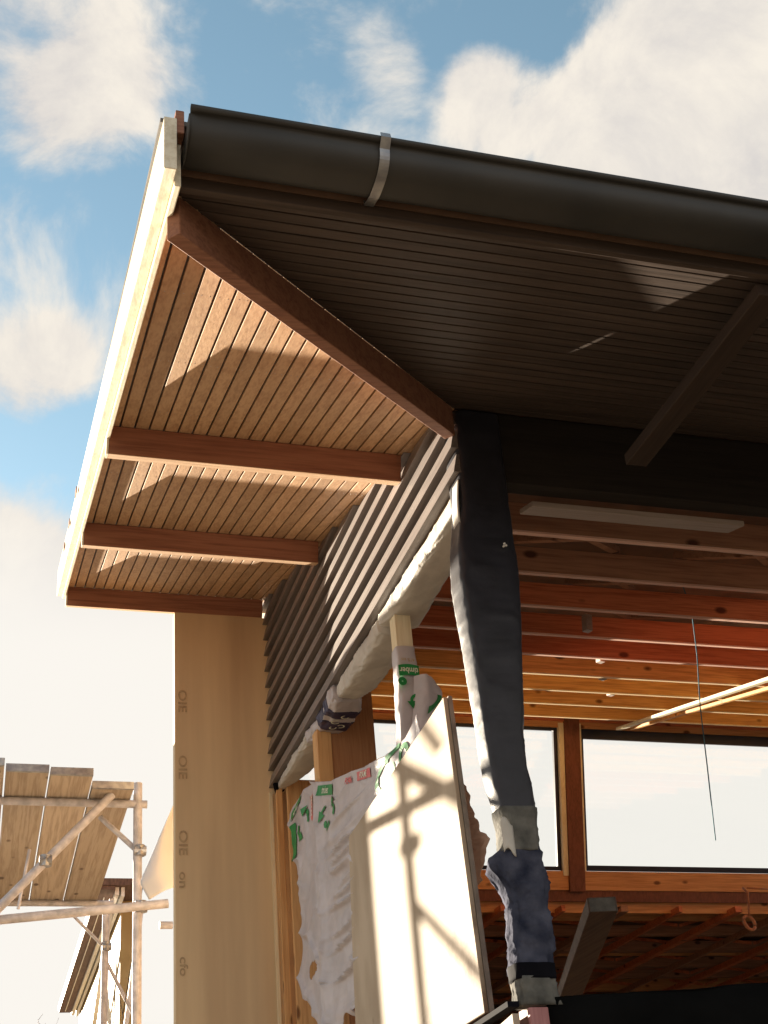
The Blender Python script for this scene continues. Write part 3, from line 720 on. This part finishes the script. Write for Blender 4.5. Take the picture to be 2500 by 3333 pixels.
for (v2, f2), f in ((rect2d(-.20, .20, -.035, .035, 12, 2), P_(2.88, -.965, rot=-.33)), (rect2d(-.16, .16, -.045, .045, 12, 2), P_(3.74, -.80, rot=.12)),
                    (rect2d(-.06, .06, -.14, .13, 2, 8), P_(3.86, -1.01, rot=-.05))): ptr(v2, f2, f, green_m, 'green_block')
for cx, cy, r, a0, a1, wd in ((3.62, -.97, .07, 150, 235, .03), (3.48, -.98, .07, -30, 55, .03),
                              (2.95, -1.13, .055, 60, 130, .03), (2.87, -1.16, .055, 180, 250, .03), (2.80, -1.13, .055, -60, 10, .03)):
    v2, f2 = arrow2d(0, 0, r, a0, a1, wd, 1.9); ptr(v2, f2, P_(cx, cy, 1.5), green_m, 'green_arrow')
v2, f2 = arrow2d(0, 0, .085, 60, 330, .035, 1.8); ptr(v2, f2, P_(1.58, -1.36, 1.7), green_m, 'green_arrow')
v2, f2 = arrow2d(0, 0, .05, -60, 200, .03, 1.8); ptr(v2, f2, P_(1.22, -1.37, 1.4), green_m, 'green_arrow')
v2, f2 = rect2d(-.28, .02, -.012, .016, 10, 1); ptr(v2, f2, P_(1.30, -1.288, rot=-.08), green_m, 'green_block')
v2, f2 = rect2d(-.17, .13, -.028, .028, 14, 2); ptr(v2, f2, P_(1.98, -1.195, rot=-.27), red_m, 'red_block')
v2, f2 = rect2d(-.045, .045, -.10, .08, 3, 8); ptr(v2, f2, P_(3.23, -.95), red_m, 'red_block')
for tx, sz, f in (("timber", .07, P_(2.88, -.965, rot=-.33, off=.009)), ("timber", .075, P_(3.74, -.80, rot=.12, off=.009)), ("FRAME", .055, P_(2.00, -1.19, rot=-.27, off=.009)), ("FRAME", .05, P_(3.23, -.95, rot=math.pi / 2, off=.009))):
    v2, f2 = letters(tx, sz); ptr(v2, f2, f, whitep, 'pale_lettering')
bm = BM(); v2, f2 = letters("FRAM", .06); put2d(bm, v2, f2, P_(2.32, -1.11, rot=-.27))
obj("red_lettering", bm, red_m, DP, recalc=False)

# ================================================================= LOOSE BOARDS
IB = thing("sheet_board", "large pale sheet board with pointed top corner beside the corner post, crossed by scaffold shadows", "board", (-.08, 1.3, -2.96))
bm = BM(); prism(bm, [(-.062, .41, -1.39), (-.062, 2.26, -1.50), (-.062, 2.35, -2.2), (-.062, 2.42, -2.96), (-.062, .335, -2.93), (-.062, .372, -2.19)], (-.022, 0, 0))
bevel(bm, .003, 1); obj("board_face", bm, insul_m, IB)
bm = BM(); prism(bm, [(-.0605, .402, -1.385), (-.0605, .43, -1.385), (-.0605, .40, -2.19), (-.0605, .36, -2.93), (-.0605, .325, -2.93), (-.0605, .362, -2.19)], (.02, 0, 0)); obj("board_backing_edge", bm, black_edge, IB)
LB = thing("low_sheet_board", "second sheet board at the post foot, only its top showing", "board", (-.1, .3, -5.5))
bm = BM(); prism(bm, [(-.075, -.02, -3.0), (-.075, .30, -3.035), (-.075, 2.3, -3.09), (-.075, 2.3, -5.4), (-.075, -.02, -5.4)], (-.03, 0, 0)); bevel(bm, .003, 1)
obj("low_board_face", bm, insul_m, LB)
BS = thing("black_strip", "narrow black membrane strip running along the foot of the pale sheet board", "strip", (-.1, .6, -3.0))
bm = BM(); beam(bm, (-.10, -.03, -2.965), (-.10, 2.4, -3.04), .05, .022); obj("strip_body", bm, strap_m, BS)
TP = thing("torn_paper", "ragged brown paper scrap sticking out behind the pale board beside the post", "paper", (.1, .6, -2.2))
bm = BM()
edge = [(-1.68, .66), (-1.76, .60), (-1.80, .55), (-1.88, .50), (-1.92, .52), (-1.98, .485), (-2.02, .43), (-2.07, .44), (-2.11, .36), (-2.14, .34), (-2.20, .42), (-2.3, .47)]
def pp(u, v):
    z = -1.66 - .64 * v; e = min((abs(z - a) / 1., b) for a, b in edge)[1] if False else None
    tab = sorted((a, b) for a, b in edge); y = interp(tab, z)[0]
    return Vector((.035 + .02 * fbm((u * 2, v * 5, 0), 2), y + .35 * (1 - u), z))
grid(bm, pp, 10, 40, .002); obj("paper_scrap", bm, paper_m, TP)

# ================================================================= FLOOR BEAM END
pd = Vector((.335, .94, 0)).normalized(); ps = pd.cross(Vector((0, 0, 1)))
FB = thing("cut_floor_beam", "dark timber beam jutting toward the viewer above the black sheeting, its cut end grey", "beam", (1.1, 1.5, -2.2))
bm = BM(); o = Vector((1.075, 1.5, -2.17)); obox(bm, o, pd * 3.2, Vector((.165, -.03, 0)), (0, 0, .085)); bevel(bm, .003, 1)
obj("beam_body", bm, prop_m, FB)
bm = BM(); obox(bm, o - pd * .004 + Vector((.01, 0, .004)), pd * .003, Vector((.145, -.026, 0)), (0, 0, .075)); obj("cut_end", bm, tape_m, FB)

# ================================================================= CORD AND ROPE
CD = thing("hanging_cord", "thin blue cord hanging from the joists across the right window", "cord", (3.05, 3.0, -1.22))
bm = BM(); tube(bm, [(3.12, 3.0, 1.02), (3.16, 3.0, .71), (3.12, 3.0, .3), (3.05, 3.0, -.14), (3.0, 3.0, -.65), (2.94, 3.0, -1.22)], .0045, 6); obj("cord_line", bm, cord_m, CD)
RP = thing("rope_loop", "knotted orange rope loop hanging below the ledge at the far right", "rope", (5.05, 6.0, -.95))
bm = BM(); tube(bm, [(5.13, 6.1, -.66), (5.11, 6.0, -.74), (5.09, 6, -.86), (5.07, 6, -.97)], .012, 8)
tube(bm, [(5.055 + .055 * math.sin(t), 6 + .02 * math.cos(t), -1.04 + .075 * math.cos(t)) for t in [2 * math.pi * k / 20 for k in range(21)]], .017, 8)
tube(bm, [(5.11, 6, -.69), (5.4, 6, -.70)], .009, 8); obj("rope_strand", bm, rope_m, RP, smooth=True)

# ================================================================= SCAFFOLD
SC = thing("scaffold", "weathered grey tube scaffold standing left of the tan wing panel", "scaffold", (-1.6, 7.2, GZ))
def stube(name, a, b, r=.041):
    bm = BM(); tube(bm, [a, b], r, 18); return obj(name, bm, scaff_m, SC, smooth=False)
def coupler(parent, p, r=.052):
    p = Vector(p); bm = BM(); tube(bm, [p + Vector((-.055, 0, 0)), p + Vector((.055, 0, 0))], r, 10); tube(bm, [p + Vector((0, 0, -.05)), p + Vector((0, 0, .05))], r, 10)
    tube(bm, [p + Vector((.0, -.08, .02)), p + Vector((.0, .08, .02))], .012, 6); obj("coupler", bm, galv, parent)
p1 = stube("standard", (-0.879, 6.377, GZ), (-0.916, 6.377, 0.364))
coupler(p1, (-0.879, 6.339, -0.822)); coupler(p1, (-0.892, 6.352, -0.298), .046)
p2 = stube("standard", (-0.854, 9.971, GZ), (-0.867, 9.971, 0.152))
coupler(p2, (-0.854, 9.946, -0.298), .046)
stube("ledger", (-3.138, 6.296, -1.065), (-0.642, 6.296, -0.803))
stube("transom", (-3.138, 6.377, 0.158), (-0.829, 6.377, 0.158), 0.038)
stube("transom", (-3.138, 9.784, 0.158), (-0.804, 9.784, 0.158), 0.036)
br = stube("diagonal_brace", (-2.888, 6.252, -1.733), (-1.166, 6.252, 0.202), 0.040)
coupler(br, (-1.740, 6.227, -0.447), .05)
stube("short_brace", (-0.879, 6.414, -0.310), (-1.241, 6.602, 0.102), 0.026)
stube("falling_brace", (-0.854, 9.946, -0.335), (-1.266, 9.946, 0.077), 0.018)
stube("falling_brace", (-0.854, 9.971, -0.460), (-0.455, 9.971, -1.209), 0.022)
stube("sunlit_hook_tube", (-1.940, 6.851, -0.709), (-1.865, 6.851, -0.148), 0.015)
stube("wall_stub", (-0.617, 7.076, -0.797), (-0.492, 7.076, -0.797), 0.036)
# bay standing further left, whose tubes throw the shadows on the pale board
p3 = stube("standard", (-2.345, 7.20, GZ), (-2.335, 7.20, .13), .033); coupler(p3, (-2.34, 7.17, -1.02))
stube("lower_brace", (-2.34, 7.22, -1.30), (-2.34, 6.30, -1.92), .026)
stube("upper_brace", (-2.34, 6.84, -.46), (-2.34, 6.60, -.70), .028)
bm = BM(); box(bm, -2.66, -2.62, 8.70, 9.65, -3.4, .62, .004); obj("added_shade_board", bm, plank_m, SC)  # added board out of view, shades the pale board's far strip and the plastic
PLK = [(-0.985, -1.363, 6.090), (-1.378, -1.750, 5.778), (-1.765, -2.133, 5.728), (-2.148, -2.514, 5.603)]
plbl = ["scaffold plank nearest the tan wing panel, set back from the two beside it", "second scaffold plank from the wing panel, its near end sticking out past the tube",
        "third scaffold plank from the wing panel, weathered tan underside", "outermost scaffold plank at the left edge of the photo"]
for (xa, xb, yn), lb in zip(PLK, plbl):
    t = thing("scaffold_plank", lb, "plank", ((xa + xb) / 2, 8.0, 0.202), "planks laid on the scaffold")
    bm = BM(); box(bm, xb, xa, yn, 10.01 + .12 * random.random(), 0.202, 0.267, .005); obj("plank_board", bm, plank_m, t)
    bm = BM(); box(bm, xb - .001, xa + .001, yn - .002, yn + .035, 0.200, 0.269, .001); obj("end_band", bm, galv, t)

# polythene sheet behind the wing panel
PS = thing("polythene_sheet", "grey polythene flapping out from behind the tan wing panel", "plastic sheet", (-.7, 5.6, -1.0))
bm = BM()
def ps(u, v):
    z = -.14 - .80 * v
    return Vector((-.70 - .31 * min(1., v * 1.18) * u + (.08 * (v - .85) / .15 * (u) if v > .85 else 0), 5.3 + .06 * math.sin(u * 4 + v * 3), z - .10 * u * v))
grid(bm, ps, 16, 30, .002); obj("sheet_skin", bm, poly_m, PS, smooth=True)

# ================================================================= NEIGHBOURING HOUSE (far eave seen from below)
NH = thing("neighbour_house", "distant yellow house with white timber eave and dark brown soffit seen through the scaffold", "house", (.3, 17, GZ))
def longbox(name, mat, x0, x1, y0, y1, z0, z1, parent=NH):
    bm = BM(); box(bm, x0, x1, y0, y1, z0, z1); return obj(name, bm, mat, parent)
nr = longbox("roof", tile_m, -.74, -.10, 12.8, 21.6, 1.262, 1.36)
longbox("brown_soffit", tile_m, -.73, -.49, 12.82, 21.5, 1.20, 1.26, nr)
longbox("soffit_batten", whitepaint, -.62, -.605, 13.2, 21.3, 1.185, 1.199, nr)
longbox("white_fascia", whitepaint, -.487, -.43, 12.9, 21.5, 1.15, 1.26, nr)
longbox("white_fascia", whitepaint, -.40, -.352, 12.9, 21.5, 1.13, 1.26, nr)
nw = longbox("wall", yellow_w, -.33, -.13, 13.6, 21.4, GZ, 1.26)
longbox("window", frame_m, -.345, -.32, 16.0, 18.0, -.2, .8, nw)
bm = BM(); beam(bm, (-.52, 13.0, 1.1), (-.52, 19.0, -1.9), .07, .07); beam(bm, (-.5, 14.5, .6), (-.1, 14.5, -2.4), .06, .06); beam(bm, (-.12, 12.7, 1.0), (-.55, 12.7, -2.5), .06, .06); obj("white_brace", bm, whitepaint, NH)

# bare tree top, far left bottom
TR = thing("bare_tree", "leafless treetop peeping up at the bottom left beyond the scaffold", "tree", (-.8, 25, GZ))
bm = BM(); tube(bm, [(-.8, 25, GZ), (-.78, 25, -1), (-.8, 25, .9)], [.12, .07, .03], 8); obj("trunk", bm, twig_m, TR)
bm = BM(); rnd = random.Random(3)
for i in range(70):
    a = rnd.uniform(0, 6.28); z = rnd.uniform(-.3, 1.0); r_ = rnd.uniform(.15, .55)
    p = Vector((-.8, 25, z)); q = p + Vector((math.cos(a) * r_, math.sin(a) * r_, rnd.uniform(.25, .75)))
    tube(bm, [p, (p + q) / 2 + Vector((0, 0, .03)), q], [.014, .009, .004], 5)
    for j in range(3):
        b_ = rnd.uniform(0, 6.28); s_ = p.lerp(q, rnd.uniform(.4, 1)); tube(bm, [s_, s_ + Vector((math.cos(b_) * .15, math.sin(b_) * .15, .12))], [.007, .003], 4)
obj("twigs", bm, twig_m, TR)
# service wire
WR = thing("overhead_wire", "thin dark wire slanting down beside the tan wing panel", "wire", (-1.0, 6.5, -2.0))
bm = BM(); tube(bm, [(-.86, 6.4, -.62), (-.92, 6.4, -1.1), (-1.02, 6.4, -1.75)], .004, 6); tube(bm, [(-1.06, 6.4, -1.55), (-1.02, 6.4, -1.75), (-1.0, 6.4, -2.4)], .003, 6); obj("wire_strand", bm, strap_m, WR)
